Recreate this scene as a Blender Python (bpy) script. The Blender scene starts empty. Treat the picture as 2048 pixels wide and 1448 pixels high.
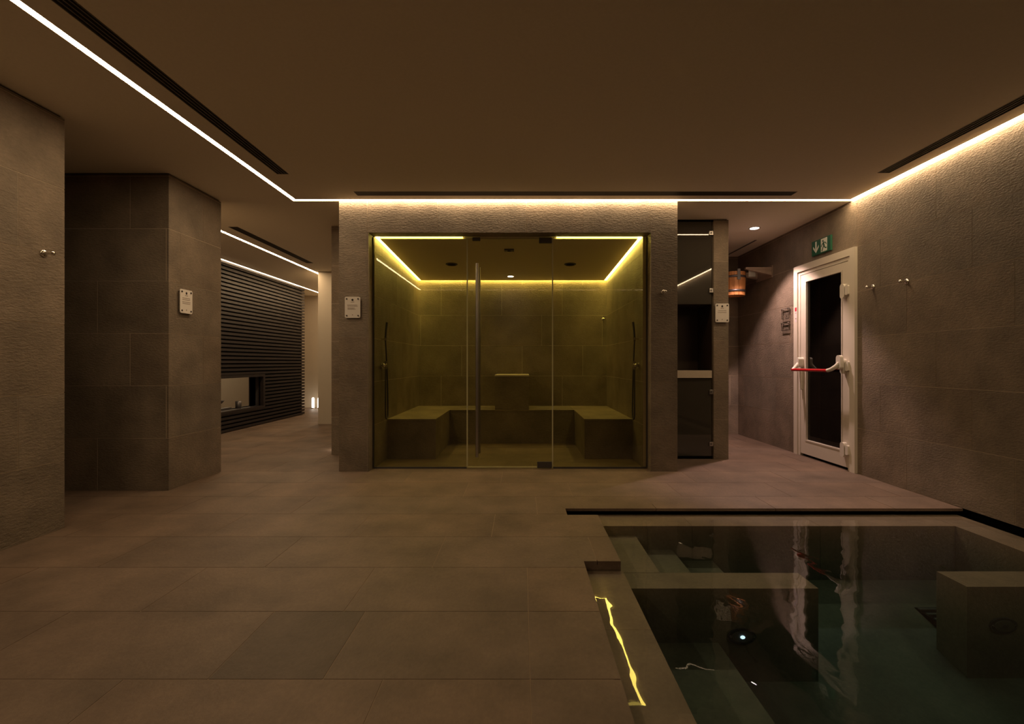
import bpy, bmesh, math, random
from mathutils import Vector, Matrix

random.seed(7)
PI = math.pi
S = bpy.context.scene
C = S.collection

# ------------------------------------------------------------------ camera, world, exposure
CAM_H = 1.10          # eye height
F_PX = 950.0          # focal length in pixels of the 2048 frame
cam_d = bpy.data.cameras.new('camera')
cam = bpy.data.objects.new('camera', cam_d)
C.objects.link(cam)
cam.location = (0, 0, CAM_H)
cam.rotation_euler = (PI / 2, 0, 0)
cam_d.sensor_fit = 'HORIZONTAL'
cam_d.sensor_width = 36.0
cam_d.lens = 36.0 * F_PX / 2048.0
cam_d.shift_x = -19.0 / 2048.0
cam_d.shift_y = 1.0 / 2048.0
cam_d.clip_start = 0.02
S.camera = cam

W = bpy.data.worlds.new('world')
S.world = W
W.use_nodes = True
W.node_tree.nodes['Background'].inputs[0].default_value = (0.9, 0.7, 0.5, 1)
W.node_tree.nodes['Background'].inputs[1].default_value = 0.0

S.view_settings.view_transform = 'Standard'
S.view_settings.look = 'None'
S.view_settings.exposure = 0.0
S.view_settings.gamma = 1.0
S.view_settings.use_curve_mapping = False
S.cycles.max_bounces = 10
S.cycles.diffuse_bounces = 5
S.cycles.glossy_bounces = 5
S.cycles.transparent_max_bounces = 16
S.cycles.sample_clamp_indirect = 4.0

LED_WARM = (1.0, 0.70, 0.40)
LED_STEAM = (1.0, 0.75, 0.16)
L_MAIN = 42.0
L_LEFT = 55.0
L_REAR = 12.0
L_STEAM = 38.0
L_STEAM_FRONT = 8.0
L_SLAT = 22.0
L_CORR = 80.0

# ------------------------------------------------------------------ materials
def new_mat(name):
    m = bpy.data.materials.new(name)
    m.use_nodes = True
    nt = m.node_tree
    nt.nodes.clear()
    out = nt.nodes.new('ShaderNodeOutputMaterial')
    return m, nt, out

def node(nt, t, **kw):
    n = nt.nodes.new(t)
    for k, v in kw.items():
        setattr(n, k, v)
    return n

def plain(name, col, rough=0.5, metal=0.0, spec=0.5, noise=0.0, nscale=30.0, bump=0.0):
    m, nt, out = new_mat(name)
    p = node(nt, 'ShaderNodeBsdfPrincipled')
    p.inputs['Base Color'].default_value = (*col, 1)
    p.inputs['Roughness'].default_value = rough
    p.inputs['Metallic'].default_value = metal
    p.inputs['Specular IOR Level'].default_value = spec
    if noise or bump:
        g = node(nt, 'ShaderNodeNewGeometry')
        n = node(nt, 'ShaderNodeTexNoise')
        n.inputs['Scale'].default_value = nscale
        n.inputs['Detail'].default_value = 4
        nt.links.new(g.outputs['Position'], n.inputs['Vector'])
        if noise:
            r = node(nt, 'ShaderNodeMapRange')
            r.inputs['To Min'].default_value = 1 - noise
            r.inputs['To Max'].default_value = 1 + noise
            nt.links.new(n.outputs['Fac'], r.inputs['Value'])
            mx = node(nt, 'ShaderNodeMix', data_type='RGBA', blend_type='MULTIPLY')
            mx.inputs['Factor'].default_value = 1
            mx.inputs['A'].default_value = (*col, 1)
            nt.links.new(r.outputs['Result'], mx.inputs['B'])
            nt.links.new(mx.outputs['Result'], p.inputs['Base Color'])
        if bump:
            b = node(nt, 'ShaderNodeBump')
            b.inputs['Strength'].default_value = 1
            b.inputs['Distance'].default_value = bump
            nt.links.new(n.outputs['Fac'], b.inputs['Height'])
            nt.links.new(b.outputs['Normal'], p.inputs['Normal'])
    nt.links.new(p.outputs[0], out.inputs['Surface'])
    return m

def stone(name, col, vscale, bump, rough=0.6, mott=0.28, spec=0.35, mott_scale=3.0):
    """Porcelain stone: object colour tint x cloudy mottling x fine grain, ridged relief as bump."""
    m, nt, out = new_mat(name)
    p = node(nt, 'ShaderNodeBsdfPrincipled')
    p.inputs['Roughness'].default_value = rough
    p.inputs['Specular IOR Level'].default_value = spec
    g = node(nt, 'ShaderNodeNewGeometry')
    n1 = node(nt, 'ShaderNodeTexNoise')
    n1.inputs['Scale'].default_value = mott_scale
    n1.inputs['Detail'].default_value = 5
    n1.inputs['Roughness'].default_value = 0.6
    nt.links.new(g.outputs['Position'], n1.inputs['Vector'])
    r1 = node(nt, 'ShaderNodeMapRange')
    r1.inputs['From Min'].default_value = 0.3
    r1.inputs['From Max'].default_value = 0.7
    r1.inputs['To Min'].default_value = 1 - mott
    r1.inputs['To Max'].default_value = 1 + mott
    nt.links.new(n1.outputs['Fac'], r1.inputs['Value'])
    mp = node(nt, 'ShaderNodeMapping')
    mp.inputs['Scale'].default_value = vscale
    nt.links.new(g.outputs['Position'], mp.inputs['Vector'])
    n2 = node(nt, 'ShaderNodeTexNoise')
    n2.inputs['Scale'].default_value = 1.0
    n2.inputs['Detail'].default_value = 4
    n2.inputs['Roughness'].default_value = 0.65
    nt.links.new(mp.outputs['Vector'], n2.inputs['Vector'])
    r2 = node(nt, 'ShaderNodeMapRange')
    r2.inputs['From Min'].default_value = 0.25
    r2.inputs['From Max'].default_value = 0.75
    r2.inputs['To Min'].default_value = 0.86
    r2.inputs['To Max'].default_value = 1.12
    nt.links.new(n2.outputs['Fac'], r2.inputs['Value'])
    mul = node(nt, 'ShaderNodeMath', operation='MULTIPLY')
    nt.links.new(r1.outputs['Result'], mul.inputs[0])
    nt.links.new(r2.outputs['Result'], mul.inputs[1])
    oi = node(nt, 'ShaderNodeObjectInfo')
    mx = node(nt, 'ShaderNodeMix', data_type='RGBA', blend_type='MULTIPLY')
    mx.inputs['Factor'].default_value = 1
    mx.inputs['A'].default_value = (*col, 1)
    nt.links.new(oi.outputs['Color'], mx.inputs['B'])
    mx2 = node(nt, 'ShaderNodeMix', data_type='RGBA', blend_type='MULTIPLY')
    mx2.inputs['Factor'].default_value = 1
    nt.links.new(mx.outputs['Result'], mx2.inputs['A'])
    nt.links.new(mul.outputs[0], mx2.inputs['B'])
    nt.links.new(mx2.outputs['Result'], p.inputs['Base Color'])
    b = node(nt, 'ShaderNodeBump')
    b.inputs['Strength'].default_value = 1.0
    b.inputs['Distance'].default_value = bump
    nt.links.new(n2.outputs['Fac'], b.inputs['Height'])
    nt.links.new(b.outputs['Normal'], p.inputs['Normal'])
    nt.links.new(p.outputs[0], out.inputs['Surface'])
    return m

def emit(name, col, strength):
    m, nt, out = new_mat(name)
    e = node(nt, 'ShaderNodeEmission')
    e.inputs[0].default_value = (*col, 1)
    e.inputs[1].default_value = strength
    nt.links.new(e.outputs[0], out.inputs['Surface'])
    return m

def thin_glass(name, tint, ior=1.45, rough=0.0, ripple=0.0, volume=None, gain=1.0):
    m, nt, out = new_mat(name)
    t = node(nt, 'ShaderNodeBsdfTransparent')
    t.inputs[0].default_value = (*tint, 1)
    gl = node(nt, 'ShaderNodeBsdfGlossy')
    gl.inputs['Roughness'].default_value = rough
    gl.inputs['Color'].default_value = (gain, gain, gain, 1)
    fr = node(nt, 'ShaderNodeFresnel')
    fr.inputs['IOR'].default_value = ior
    mix = node(nt, 'ShaderNodeMixShader')
    bg = node(nt, 'ShaderNodeNewGeometry')
    inv = node(nt, 'ShaderNodeMath', operation='SUBTRACT')
    inv.inputs[0].default_value = 1.0
    nt.links.new(bg.outputs['Backfacing'], inv.inputs[1])
    fm = node(nt, 'ShaderNodeMath', operation='MULTIPLY')
    nt.links.new(fr.outputs[0], fm.inputs[0])
    nt.links.new(inv.outputs[0], fm.inputs[1])
    nt.links.new(fm.outputs[0], mix.inputs[0])
    nt.links.new(t.outputs[0], mix.inputs[1])
    nt.links.new(gl.outputs[0], mix.inputs[2])
    if ripple:
        g = node(nt, 'ShaderNodeNewGeometry')
        mp = node(nt, 'ShaderNodeMapping')
        mp.inputs['Scale'].default_value = (5.0, 3.2, 1)
        nt.links.new(g.outputs['Position'], mp.inputs['Vector'])
        n = node(nt, 'ShaderNodeTexNoise')
        n.inputs['Scale'].default_value = 1.0
        n.inputs['Detail'].default_value = 2.0
        nt.links.new(mp.outputs['Vector'], n.inputs['Vector'])
        b = node(nt, 'ShaderNodeBump')
        b.inputs['Strength'].default_value = 1
        b.inputs['Distance'].default_value = ripple
        nt.links.new(n.outputs['Fac'], b.inputs['Height'])
        nt.links.new(b.outputs['Normal'], gl.inputs['Normal'])
    nt.links.new(mix.outputs[0], out.inputs['Surface'])
    if volume:
        v = node(nt, 'ShaderNodeVolumeAbsorption')
        v.inputs['Color'].default_value = (*volume[0], 1)
        v.inputs['Density'].default_value = volume[1]
        nt.links.new(v.outputs[0], out.inputs['Volume'])
    return m

def wood(name, c1, c2, scale):
    m, nt, out = new_mat(name)
    p = node(nt, 'ShaderNodeBsdfPrincipled')
    p.inputs['Roughness'].default_value = 0.45
    g = node(nt, 'ShaderNodeNewGeometry')
    mp = node(nt, 'ShaderNodeMapping')
    mp.inputs['Scale'].default_value = scale
    nt.links.new(g.outputs['Position'], mp.inputs['Vector'])
    n = node(nt, 'ShaderNodeTexNoise')
    n.inputs['Scale'].default_value = 1
    n.inputs['Detail'].default_value = 5
    nt.links.new(mp.outputs['Vector'], n.inputs['Vector'])
    cr = node(nt, 'ShaderNodeValToRGB')
    cr.color_ramp.elements[0].position = 0.3
    cr.color_ramp.elements[0].color = (*c1, 1)
    cr.color_ramp.elements[1].position = 0.7
    cr.color_ramp.elements[1].color = (*c2, 1)
    nt.links.new(n.outputs['Fac'], cr.inputs['Fac'])
    nt.links.new(cr.outputs['Color'], p.inputs['Base Color'])
    nt.links.new(p.outputs[0], out.inputs['Surface'])
    return m

M = {}
M['wall_stone'] = stone('wall_stone', (0.195, 0.154, 0.114), (36, 36, 88), 0.0065)
M['floor_stone'] = stone('floor_stone', (0.148, 0.105, 0.077), (60, 40, 60), 0.002, rough=0.55, mott=0.30, mott_scale=2.6)
M['pool_stone'] = stone('pool_stone', (0.182, 0.136, 0.095), (50, 50, 50), 0.0015, rough=0.6)
M['grout'] = plain('grout', (0.60, 0.50, 0.38), 0.8, noise=0.1)
M['floor_grout'] = plain('floor_grout', (0.27, 0.205, 0.15), 0.8, noise=0.1)
M['plaster'] = plain('ceiling_plaster', (0.86, 0.79, 0.66), 0.9, spec=0.2, noise=0.05, nscale=60, bump=0.0006)
M['pale_plaster'] = plain('pale_plaster', (0.44, 0.385, 0.31), 0.85, spec=0.2, noise=0.03, nscale=8)
M['black'] = plain('black_void', (0.004, 0.004, 0.004), 0.9, spec=0.1)
M['vent_metal'] = plain('vent_metal', (0.11, 0.095, 0.08), 0.55)
M['vent_back'] = plain('vent_back', (0.006, 0.006, 0.006), 0.9, spec=0.1)
M['profile'] = plain('aluminium_profile', (0.45, 0.44, 0.42), 0.4, metal=0.8)
M['chrome'] = plain('chrome', (0.75, 0.73, 0.70), 0.12, metal=1.0)
M['steel'] = plain('brushed_steel', (0.42, 0.40, 0.38), 0.32, metal=1.0)
M['dark_steel'] = plain('dark_steel', (0.10, 0.095, 0.10), 0.45, metal=0.6)
M['led_main'] = emit('led_main', LED_WARM, L_MAIN)
M['led_left'] = emit('led_left', LED_WARM, L_LEFT)
M['led_rear'] = emit('led_rear', LED_WARM, L_REAR)
M['led_corr'] = emit('led_corridor', (1.0, 0.70, 0.40), L_CORR)
M['led_steam'] = emit('led_steam', LED_STEAM, L_STEAM)
M['led_slat'] = emit('led_slat', (1.0, 0.70, 0.42), L_SLAT)
M['led_steam_front'] = emit('led_steam_front', LED_STEAM, L_STEAM_FRONT)
M['lamp_white'] = emit('lamp_white', (1.0, 0.86, 0.80), 25.0)
M['step_lamp'] = emit('step_lamp', (1.0, 0.80, 0.62), 60.0)
M['lantern'] = emit('lantern_glow', (1.0, 0.84, 0.66), 6.0)
M['pool_led'] = emit('pool_led', (0.85, 0.92, 1.0), 2.0)
M['glass'] = thin_glass('clear_glass', (0.86, 0.85, 0.765), 1.38)
M['glass_edge'] = plain('glass_edge', (0.55, 0.52, 0.32), 0.25, spec=0.8)
M['acrylic'] = thin_glass('acrylic', (0.92, 0.92, 0.92), 1.45)
M['door_glass'] = thin_glass('door_glass', (0.35, 0.33, 0.32), 1.5)
M['black_glass'] = plain('black_glass', (0.045, 0.040, 0.032), 0.02, spec=0.6)
M['water'] = thin_glass('pool_water', (0.95, 0.97, 0.96), 1.26, ripple=0.0028, volume=((0.34, 0.62, 0.66), 1.6))
M['white_paint'] = plain('white_paint', (0.66, 0.61, 0.52), 0.45)
M['white_plastic'] = plain('white_plastic', (0.72, 0.69, 0.62), 0.35)
M['red'] = plain('red_bar', (0.42, 0.006, 0.010), 0.35)
M['green'] = plain('sign_green', (0.006, 0.085, 0.042), 0.5)
M['sign_white'] = plain('sign_white', (0.62, 0.64, 0.58), 0.5)
M['plaque'] = plain('plaque_white', (0.74, 0.70, 0.66), 0.3)
M['ink'] = plain('plaque_ink', (0.02, 0.012, 0.012), 0.6)
M['ink_soft'] = plain('plaque_print', (0.34, 0.28, 0.25), 0.6)
M['slat_wood'] = wood('dark_slat_wood', (0.016, 0.0125, 0.013), (0.028, 0.022, 0.023), (60, 1.5, 60))
M['slat_back'] = plain('slat_backing', (0.012, 0.010, 0.009), 0.8)
M['bucket_wood'] = wood('bucket_wood', (0.42, 0.17, 0.055), (0.62, 0.28, 0.10), (60, 60, 5))
M['arm_wood'] = wood('bracket_wood', (0.26, 0.18, 0.13), (0.34, 0.25, 0.18), (6, 60, 60))
M['band'] = plain('bucket_band', (0.16, 0.15, 0.16), 0.4, metal=0.8)
M['ledge_stone'] = plain('ledge_stone', (0.52, 0.45, 0.36), 0.55, noise=0.06, nscale=60)
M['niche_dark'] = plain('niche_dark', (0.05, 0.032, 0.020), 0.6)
M['sticker_red'] = plain('sticker_red', (0.45, 0.03, 0.06), 0.5)
M['sticker_white'] = plain('sticker_white', (0.66, 0.60, 0.62), 0.5)

# ------------------------------------------------------------------ mesh helpers
class MB:
    def __init__(s):
        s.v = []; s.f = []; s.sm = []
    def add(s, vs, fs, smooth=False):
        o = len(s.v)
        s.v += [tuple(p) for p in vs]
        for q in fs:
            s.f.append(tuple(o + i for i in q)); s.sm.append(smooth)
        return s
    def box(s, x0, x1, y0, y1, z0, z1):
        v = [(x0,y0,z0),(x1,y0,z0),(x1,y1,z0),(x0,y1,z0),(x0,y0,z1),(x1,y0,z1),(x1,y1,z1),(x0,y1,z1)]
        f = [(3,2,1,0),(4,5,6,7),(0,1,5,4),(1,2,6,5),(2,3,7,6),(3,0,4,7)]
        return s.add(v, f)
    def cyl(s, p0, p1, r0, r1=None, seg=20, caps=True):
        r1 = r0 if r1 is None else r1
        p0 = Vector(p0); p1 = Vector(p1)
        d = (p1 - p0).normalized()
        a = d.orthogonal().normalized(); b = d.cross(a)
        vs = []
        for p, r in ((p0, r0), (p1, r1)):
            for i in range(seg):
                t = 2 * PI * i / seg
                vs.append(p + (a * math.cos(t) + b * math.sin(t)) * r)
        fs = [(i, (i+1) % seg, seg + (i+1) % seg, seg + i) for i in range(seg)]
        s.add(vs, fs, True)
        if caps:
            s.add(vs[:seg], [tuple(range(seg))[::-1]])
            s.add(vs[seg:], [tuple(range(seg))])
        return s
    def lathe(s, o, axis, prof, seg=24, smooth=True):
        """prof: list of (radius, distance along axis)"""
        o = Vector(o); d = Vector(axis).normalized()
        a = d.orthogonal().normalized(); b = d.cross(a)
        vs = []
        for r, h in prof:
            for i in range(seg):
                t = 2 * PI * i / seg
                vs.append(o + d * h + (a * math.cos(t) + b * math.sin(t)) * r)
        fs = []
        for k in range(len(prof) - 1):
            for i in range(seg):
                j = (i + 1) % seg
                fs.append((k*seg+i, k*seg+j, (k+1)*seg+j, (k+1)*seg+i))
        s.add(vs, fs, smooth)
        s.add(vs[:seg], [tuple(range(seg))[::-1]])
        s.add(vs[-seg:], [tuple(range(seg))])
        return s
    def tube(s, pts, r, seg=10):
        pts = [Vector(p) for p in pts]
        rings = []
        a = None
        for i, p in enumerate(pts):
            d = (pts[min(i+1, len(pts)-1)] - pts[max(i-1, 0)]).normalized()
            if a is None:
                a = d.orthogonal().normalized()
            else:
                a = (a - d * a.dot(d)).normalized()
            b = d.cross(a)
            rr = r[i] if isinstance(r, (list, tuple)) else r
            rings.append([p + (a * math.cos(2*PI*k/seg) + b * math.sin(2*PI*k/seg)) * rr for k in range(seg)])
        vs = [q for R in rings for q in R]
        fs = []
        for i in range(len(pts) - 1):
            for k in range(seg):
                j = (k + 1) % seg
                fs.append((i*seg+k, i*seg+j, (i+1)*seg+j, (i+1)*seg+k))
        s.add(vs, fs, True)
        s.add(rings[0], [tuple(range(seg))[::-1]])
        s.add(rings[-1], [tuple(range(seg))])
        return s
    def prism(s, pts, y0, y1):
        """polygon in XZ (counter-clockwise seen from -Y) extruded from y0 (front) to y1"""
        n = len(pts)
        v = [(p[0], y0, p[1]) for p in pts] + [(p[0], y1, p[1]) for p in pts]
        f = [tuple(range(n)), tuple(range(2*n-1, n-1, -1))]
        f += [(i, n+i, n+(i+1) % n, (i+1) % n) for i in range(n)]
        return s.add(v, f)
    def stroke(s, a, b, w, y0, y1):
        a = Vector((a[0], a[1])); b = Vector((b[0], b[1]))
        d = (b - a).normalized(); n = Vector((-d.y, d.x)) * w / 2
        q = [a - n, b - n, b + n, a + n]
        return s.prism([(p.x, p.y) for p in q], y0, y1)
    def mesh(s, name, mat):
        me = bpy.data.meshes.new(name)
        me.from_pydata(s.v, [], s.f)
        me.polygons.foreach_set('use_smooth', s.sm)
        me.update()
        if mat:
            me.materials.append(mat)
        return me
    def build(s, name, mat, parent=None, bevel=0.0, seg=2):
        me = s.mesh(name, mat)
        bm = bmesh.new(); bm.from_mesh(me)
        if bevel:
            bmesh.ops.remove_doubles(bm, verts=bm.verts, dist=1e-6)
            bmesh.ops.bevel(bm, geom=list(bm.edges), offset=bevel, segments=seg, profile=0.5, affect='EDGES', clamp_overlap=True)
        bmesh.ops.recalc_face_normals(bm, faces=bm.faces)
        bm.to_mesh(me); bm.free()
        o = bpy.data.objects.new(name, me)
        C.objects.link(o)
        if parent is not None:
            o.parent = parent
        return o

def tag(o, label=None, cat=None, group=None, kind=None):
    if label: o['label'] = label
    if cat: o['category'] = cat
    if group: o['group'] = group
    if kind: o['kind'] = kind
    return o

def thing(name, label, cat, loc=(0, 0, 0), rz=0.0, group=None, kind=None):
    o = bpy.data.objects.new(name, None)
    o.empty_display_size = 0.1
    C.objects.link(o)
    o.location = loc
    o.rotation_euler = (0, 0, rz)
    return tag(o, label, cat, group, kind)

def rrect(x0, x1, z0, z1, r, n=5):
    pts = []
    for cx, cz, a0 in ((x1-r, z0+r, -PI/2), (x1-r, z1-r, 0), (x0+r, z1-r, PI/2), (x0+r, z0+r, PI)):
        for i in range(n + 1):
            a = a0 + PI/2 * i / n
            pts.append((cx + r*math.cos(a), cz + r*math.sin(a)))
    return pts

def cells(r, holes):
    """rect (a0,a1,b0,b1) minus hole rects, as a list of rects"""
    A = sorted({r[0], r[1]} | {h[i] for h in holes for i in (0, 1) if r[0] < h[i] < r[1]})
    B = sorted({r[2], r[3]} | {h[i] for h in holes for i in (2, 3) if r[2] < h[i] < r[3]})
    out = []
    for i in range(len(A) - 1):
        for j in range(len(B) - 1):
            ca, cb = (A[i] + A[i+1]) / 2, (B[j] + B[j+1]) / 2
            if not any(h[0] < ca < h[1] and h[2] < cb < h[3] for h in holes):
                out.append((A[i], A[i+1], B[j], B[j+1]))
    return out

_tile_cache = {}
def put_tile(axis, lo, hi, cl, ua, za, parent, mat, tint, gap):
    """one tile: axis 'x','y' or 'z' is its normal; lo..hi its thickness; cl the rects left of it"""
    key = (axis, round(hi - lo, 4), mat.name, tuple(tuple(round(c - o, 4) for c, o in zip(q, (ua, ua, za, za))) for q in cl))
    me = _tile_cache.get(key)
    if me is None:
        b = MB()
        for (u0, u1, z0, z1) in cl:
            u0 -= ua; u1 -= ua; z0 -= za; z1 -= za
            t = hi - lo
            if axis == 'x': b.box(0, t, u0, u1, z0, z1)
            elif axis == 'y': b.box(u0, u1, 0, t, z0, z1)
            else: b.box(u0, u1, z0, z1, 0, t)
        me = b.mesh('tile', mat)
        _tile_cache[key] = me
    o = bpy.data.objects.new('tile', me)
    C.objects.link(o)
    o.parent = parent
    if axis == 'x': o.location = (lo, ua, za)
    elif axis == 'y': o.location = (ua, lo, za)
    else: o.location = (ua, za, lo)
    o.color = tint
    return o

def tint_rand(s=0.06):
    k = 1 + random.uniform(-s, s)
    w = random.uniform(-0.025, 0.025)
    return (k * (1 + w), k, k * (1 - w), 1)

GAP = 0.0018
def tile_wall(parent, axis, face, depth, u0, u1, z0, z1, base, holes=(), mat=None, length=0.9, shift=0.305, extra=()):
    """rows of 0.45 m from the floor; the visible face lies at `face`, tiles reach back by `depth` (signed)"""
    mat = mat or M['wall_stone']
    lo, hi = sorted((face, face + depth))
    k = math.floor(z0 / 0.45 + 1e-6)
    while k * 0.45 < z1 - 1e-4:
        za, zb = max(z0, k * 0.45), min(z1, (k + 1) * 0.45)
        off = (base + shift * (k % 3)) % length
        js = [u0]
        n = math.ceil((u0 - off) / length)
        while off + n * length < u1:
            j = off + n * length
            if j - u0 > 0.02 and u1 - j > 0.02: js.append(j)
            n += 1
        js.append(u1)
        for a, b in zip(js[:-1], js[1:]):
            ra = (a + (GAP if a > u0 else 0), b - (GAP if b < u1 else 0), za + GAP, zb - (GAP if zb < z1 else 0))
            cl = cells(ra, holes)
            if cl:
                put_tile(axis, lo, hi, cl, ra[0], ra[2], parent, mat, tint_rand(), GAP)
        k += 1

def struct(name, b, mat, parent=None):
    o = b.build(name, mat, parent)
    if parent is None: o['kind'] = 'structure'
    return o

# ------------------------------------------------------------------ dimensions of the place
CZ = 2.729                      # ceiling
XR = 3.33                       # right wall face
XL = -3.04                      # left wall face
YF = 4.79                       # front face of the steam room
SX0, SX1 = -1.84, 1.573         # steam room front, outer edges
OX0, OX1, OZ = -1.543, 1.306, 2.411     # its opening
YG = 4.93                       # glass plane
IX0, IX1, IY1 = -1.53, 1.265, 7.06      # steam interior
T = 0.012                       # tile thickness on walls

# ------------------------------------------------------------------ ceiling with its slots
LW = 0.042
slots = {
    'left':  (-2.300, -2.300 + LW, -0.84, YF),
    'front': (-2.300, XR + 0.05, YF - LW, YF),
    'right': (XR - LW, XR + 0.05, -0.84, YF),
    'rear':  (-2.300, XR + 0.05, -0.84, -0.84 + LW),
    'corr':  (-3.745, -3.745 + LW, 4.9, 11.5),
    'slat':  (-4.755, -4.755 + LW, 5.0, 11.5),
}
vents = {
    'left':  (-2.112, -2.010, -0.55, 4.105),
    'right': (3.056, 3.160, -0.55, 4.080),
    'front': (-1.600, 2.630, 4.525, 4.633),
    'corr':  (-3.520, -3.410, 5.70, 7.78),
    'side':  (3.105, 3.135, 6.32, 7.25),
}
downs = {'side': (2.82, 5.75), }
cb = MB()
ch = list(slots.values()) + list(vents.values())
for q in cells((-8.0, XR + 0.3, -2.9, 12.0), ch):
    cb.box(q[0], q[1], q[2], q[3], CZ, CZ + 0.06)
ceil_o = struct('ceiling', cb, M['plaster'])
roof = struct('ceiling_slab', MB().box(-8.0, XR + 0.3, -2.9, 12.0, CZ + 0.14, CZ + 0.2), M['black'])

# LED strips ------------------------------------------------------------------
def led_strip(rect, mat, label, group='recessed linear light strips in the ceiling'):
    x0, x1, y0, y1 = rect
    t = thing('led_strip', label, 'light strip', ((x0+x1)/2, (y0+y1)/2, CZ), 0, group)
    ox, oy = t.location.x, t.location.y
    b = MB().box(x0-ox, x1-ox, y0-oy, y1-oy, 0.012, 0.058)
    b.build('channel', M['profile'], t)
    b = MB()
    b.add([(x0-ox, y0-oy, 0.002), (x1-ox, y0-oy, 0.002), (x1-ox, y1-oy, 0.002), (x0-ox, y1-oy, 0.002)], [(3, 2, 1, 0)])
    me = b.mesh('diffuser', mat)
    o = bpy.data.objects.new('diffuser', me); C.objects.link(o); o.parent = t
    return t

led_strip((-2.300, -2.300+LW, -0.84, YF), M['led_left'], 'long white light strip in the ceiling on the left side')
led_strip((-2.300+LW, XR-LW, YF-LW, YF), M['led_main'], 'light strip along the top of the steam room front')
led_strip((XR-LW, XR-0.001, -0.84, YF), M['led_main'], 'light strip grazing the textured right wall')
led_strip((-2.300+LW, XR-LW, -0.84, -0.84+LW), M['led_rear'], 'light strip behind the camera, seen mirrored in the steam room glass')
led_strip(slots['corr'], M['led_corr'], 'light strip in the ceiling of the far left corridor')
led_strip(slots['slat'], M['led_slat'], 'light strip above the dark slatted screen')

# linear vents -----------------------------------------------------------------
def vent(rect, along, label, nf=3):
    x0, x1, y0, y1 = rect
    t = thing('linear_vent', label, 'air vent', ((x0+x1)/2, (y0+y1)/2, CZ), 0, 'black linear air vents in the ceiling')
    hx, hy = (x1-x0)/2, (y1-y0)/2
    MB().box(-hx, hx, -hy, hy, 0.05, 0.058).build('backing', M['vent_back'], t)
    f = MB(); w = 0.006
    f.box(-hx, -hx+w, -hy, hy, -0.002, 0.05).box(hx-w, hx, -hy, hy, -0.002, 0.05)
    f.box(-hx+w, hx-w, -hy, -hy+w, -0.002, 0.05).box(-hx+w, hx-w, hy-w, hy, -0.002, 0.05)
    f.build('frame', M['vent_metal'], t)
    for i in range(nf):
        k = (i + 1) / (nf + 1) * 2 - 1
        if along == 'y':
            b = MB().box(hx*k-0.004, hx*k+0.004, -hy+w, hy-w, 0.0, 0.045)
        else:
            b = MB().box(-hx+w, hx-w, hy*k-0.004, hy*k+0.004, 0.0, 0.045)
        b.build('slat', M['vent_metal'], t)
vent(vents['left'], 'y', 'black slotted air vent beside the left ceiling light strip')
vent(vents['right'], 'y', 'black slotted air vent beside the right wall light strip')
vent(vents['front'], 'x', 'wide black air vent in front of the steam room')
vent(vents['corr'], 'y', 'dark air vent in the ceiling of the far left corridor')
vent(vents['side'], 'y', 'narrow black vent slot above the wooden bucket corridor', nf=1)

# ------------------------------------------------------------------ floor
POOL = [(0.345, XR + 0.12, -0.6, 2.63), (0.55, XR + 0.12, 2.63, 3.43)]
pool_tiles = POOL + [(0.33, XR + 0.12, 3.43, 3.58)]
pool_base = [(0.32, XR + 0.12, -0.62, 2.65), (0.52, XR + 0.12, 2.60, 3.45), (0.31, XR + 0.12, 3.41, 3.70)]
fb = MB()
for q in cells((-8.0, XR + 0.3, -2.9, 12.0), pool_base):
    fb.box(q[0], q[1], q[2], q[3], -0.40, -0.0015)
floor = struct('floor', fb, M['floor_grout'])
solid = [(-8, XL - 0.02, -3, 3.14), (-8, -3.05, 4.1, 4.77), (-8, -4.8, 4.77, 12), (-2.24, IX0, 5.67, 12), (SX0+.02, IX0, 4.8, 5.67),
         (IX1, SX1-.02, 4.8, 8), (SX1-.1, 2.34, 5.42, 8), (-2.24, 2.34, 7.1, 12), (2.3, XR+.3, 7.35, 12), (-3.6, -2.2, 8.5, 12)]
def covered(q):
    for s_ in solid:
        if q[0] >= s_[0]-0.03 and q[1] <= s_[1]+0.03 and q[2] >= s_[2]-0.03 and q[3] <= s_[3]+0.03:
            return True
    return False
row = 0
y = 1.65 - 0.45 * 9
FT = 0.020
while y < 11.5:
    k = round((y - 1.65) / 0.45)
    if k == 0:
        js = [-5.59, -4.69, -3.79, -2.89, -1.99, -1.09, -0.69, 0.03, 0.93, 1.83, 2.73]
    else:
        off = (-1.09 + 0.305 * (k % 3))
        js = [off + 0.9 * n for n in range(-5, 6)]
        if y < 2.5:
            js = [j for j in js if abs(j - 0.03) > 0.14] + [0.03]
    js = sorted([-5.4 if y > 3 else -3.2] + [j for j in js if (-5.35 if y > 3 else -3.1) < j < XR - 0.03] + [XR - 0.002])
    yb = min(y + 0.45, 11.5)
    for a, b in zip(js[:-1], js[1:]):
        r = (a + GAP, b - GAP, y + GAP, yb - GAP)
        if covered(r): continue
        cl = cells(r, pool_tiles)
        if not cl: continue
        tn = tint_rand(0.055)
        if k == 0 and abs(a + 1.09) < 0.01:
            tn = (0.68, 0.70, 0.72, 1)
        put_tile('z', -FT, 0.0, cl, r[0], r[2], floor, M['floor_stone'], tn, GAP)
    y += 0.45

# ------------------------------------------------------------------ walls
# right wall (door opening 4.707..5.762, up to 2.25)
DY0, DY1, DZ = 4.707, 5.762, 2.25
wb = MB()
for q in cells((-2.6, 7.3, 0.0, CZ + 0.055), [(DY0 + 0.03, DY1 - 0.03, -1, DZ - 0.03)]):
    wb.box(XR + T - 0.010, XR + 0.28, q[0], q[1], q[2], q[3])
wall_right = struct('wall_right', wb, M['grout'])
tile_wall(wall_right, 'x', XR, T, -2.6, 7.3, 0.0, CZ + 0.05, 4.105, holes=[(DY0 + 0.03, DY1 - 0.03, -1, DZ - 0.03)])
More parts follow.
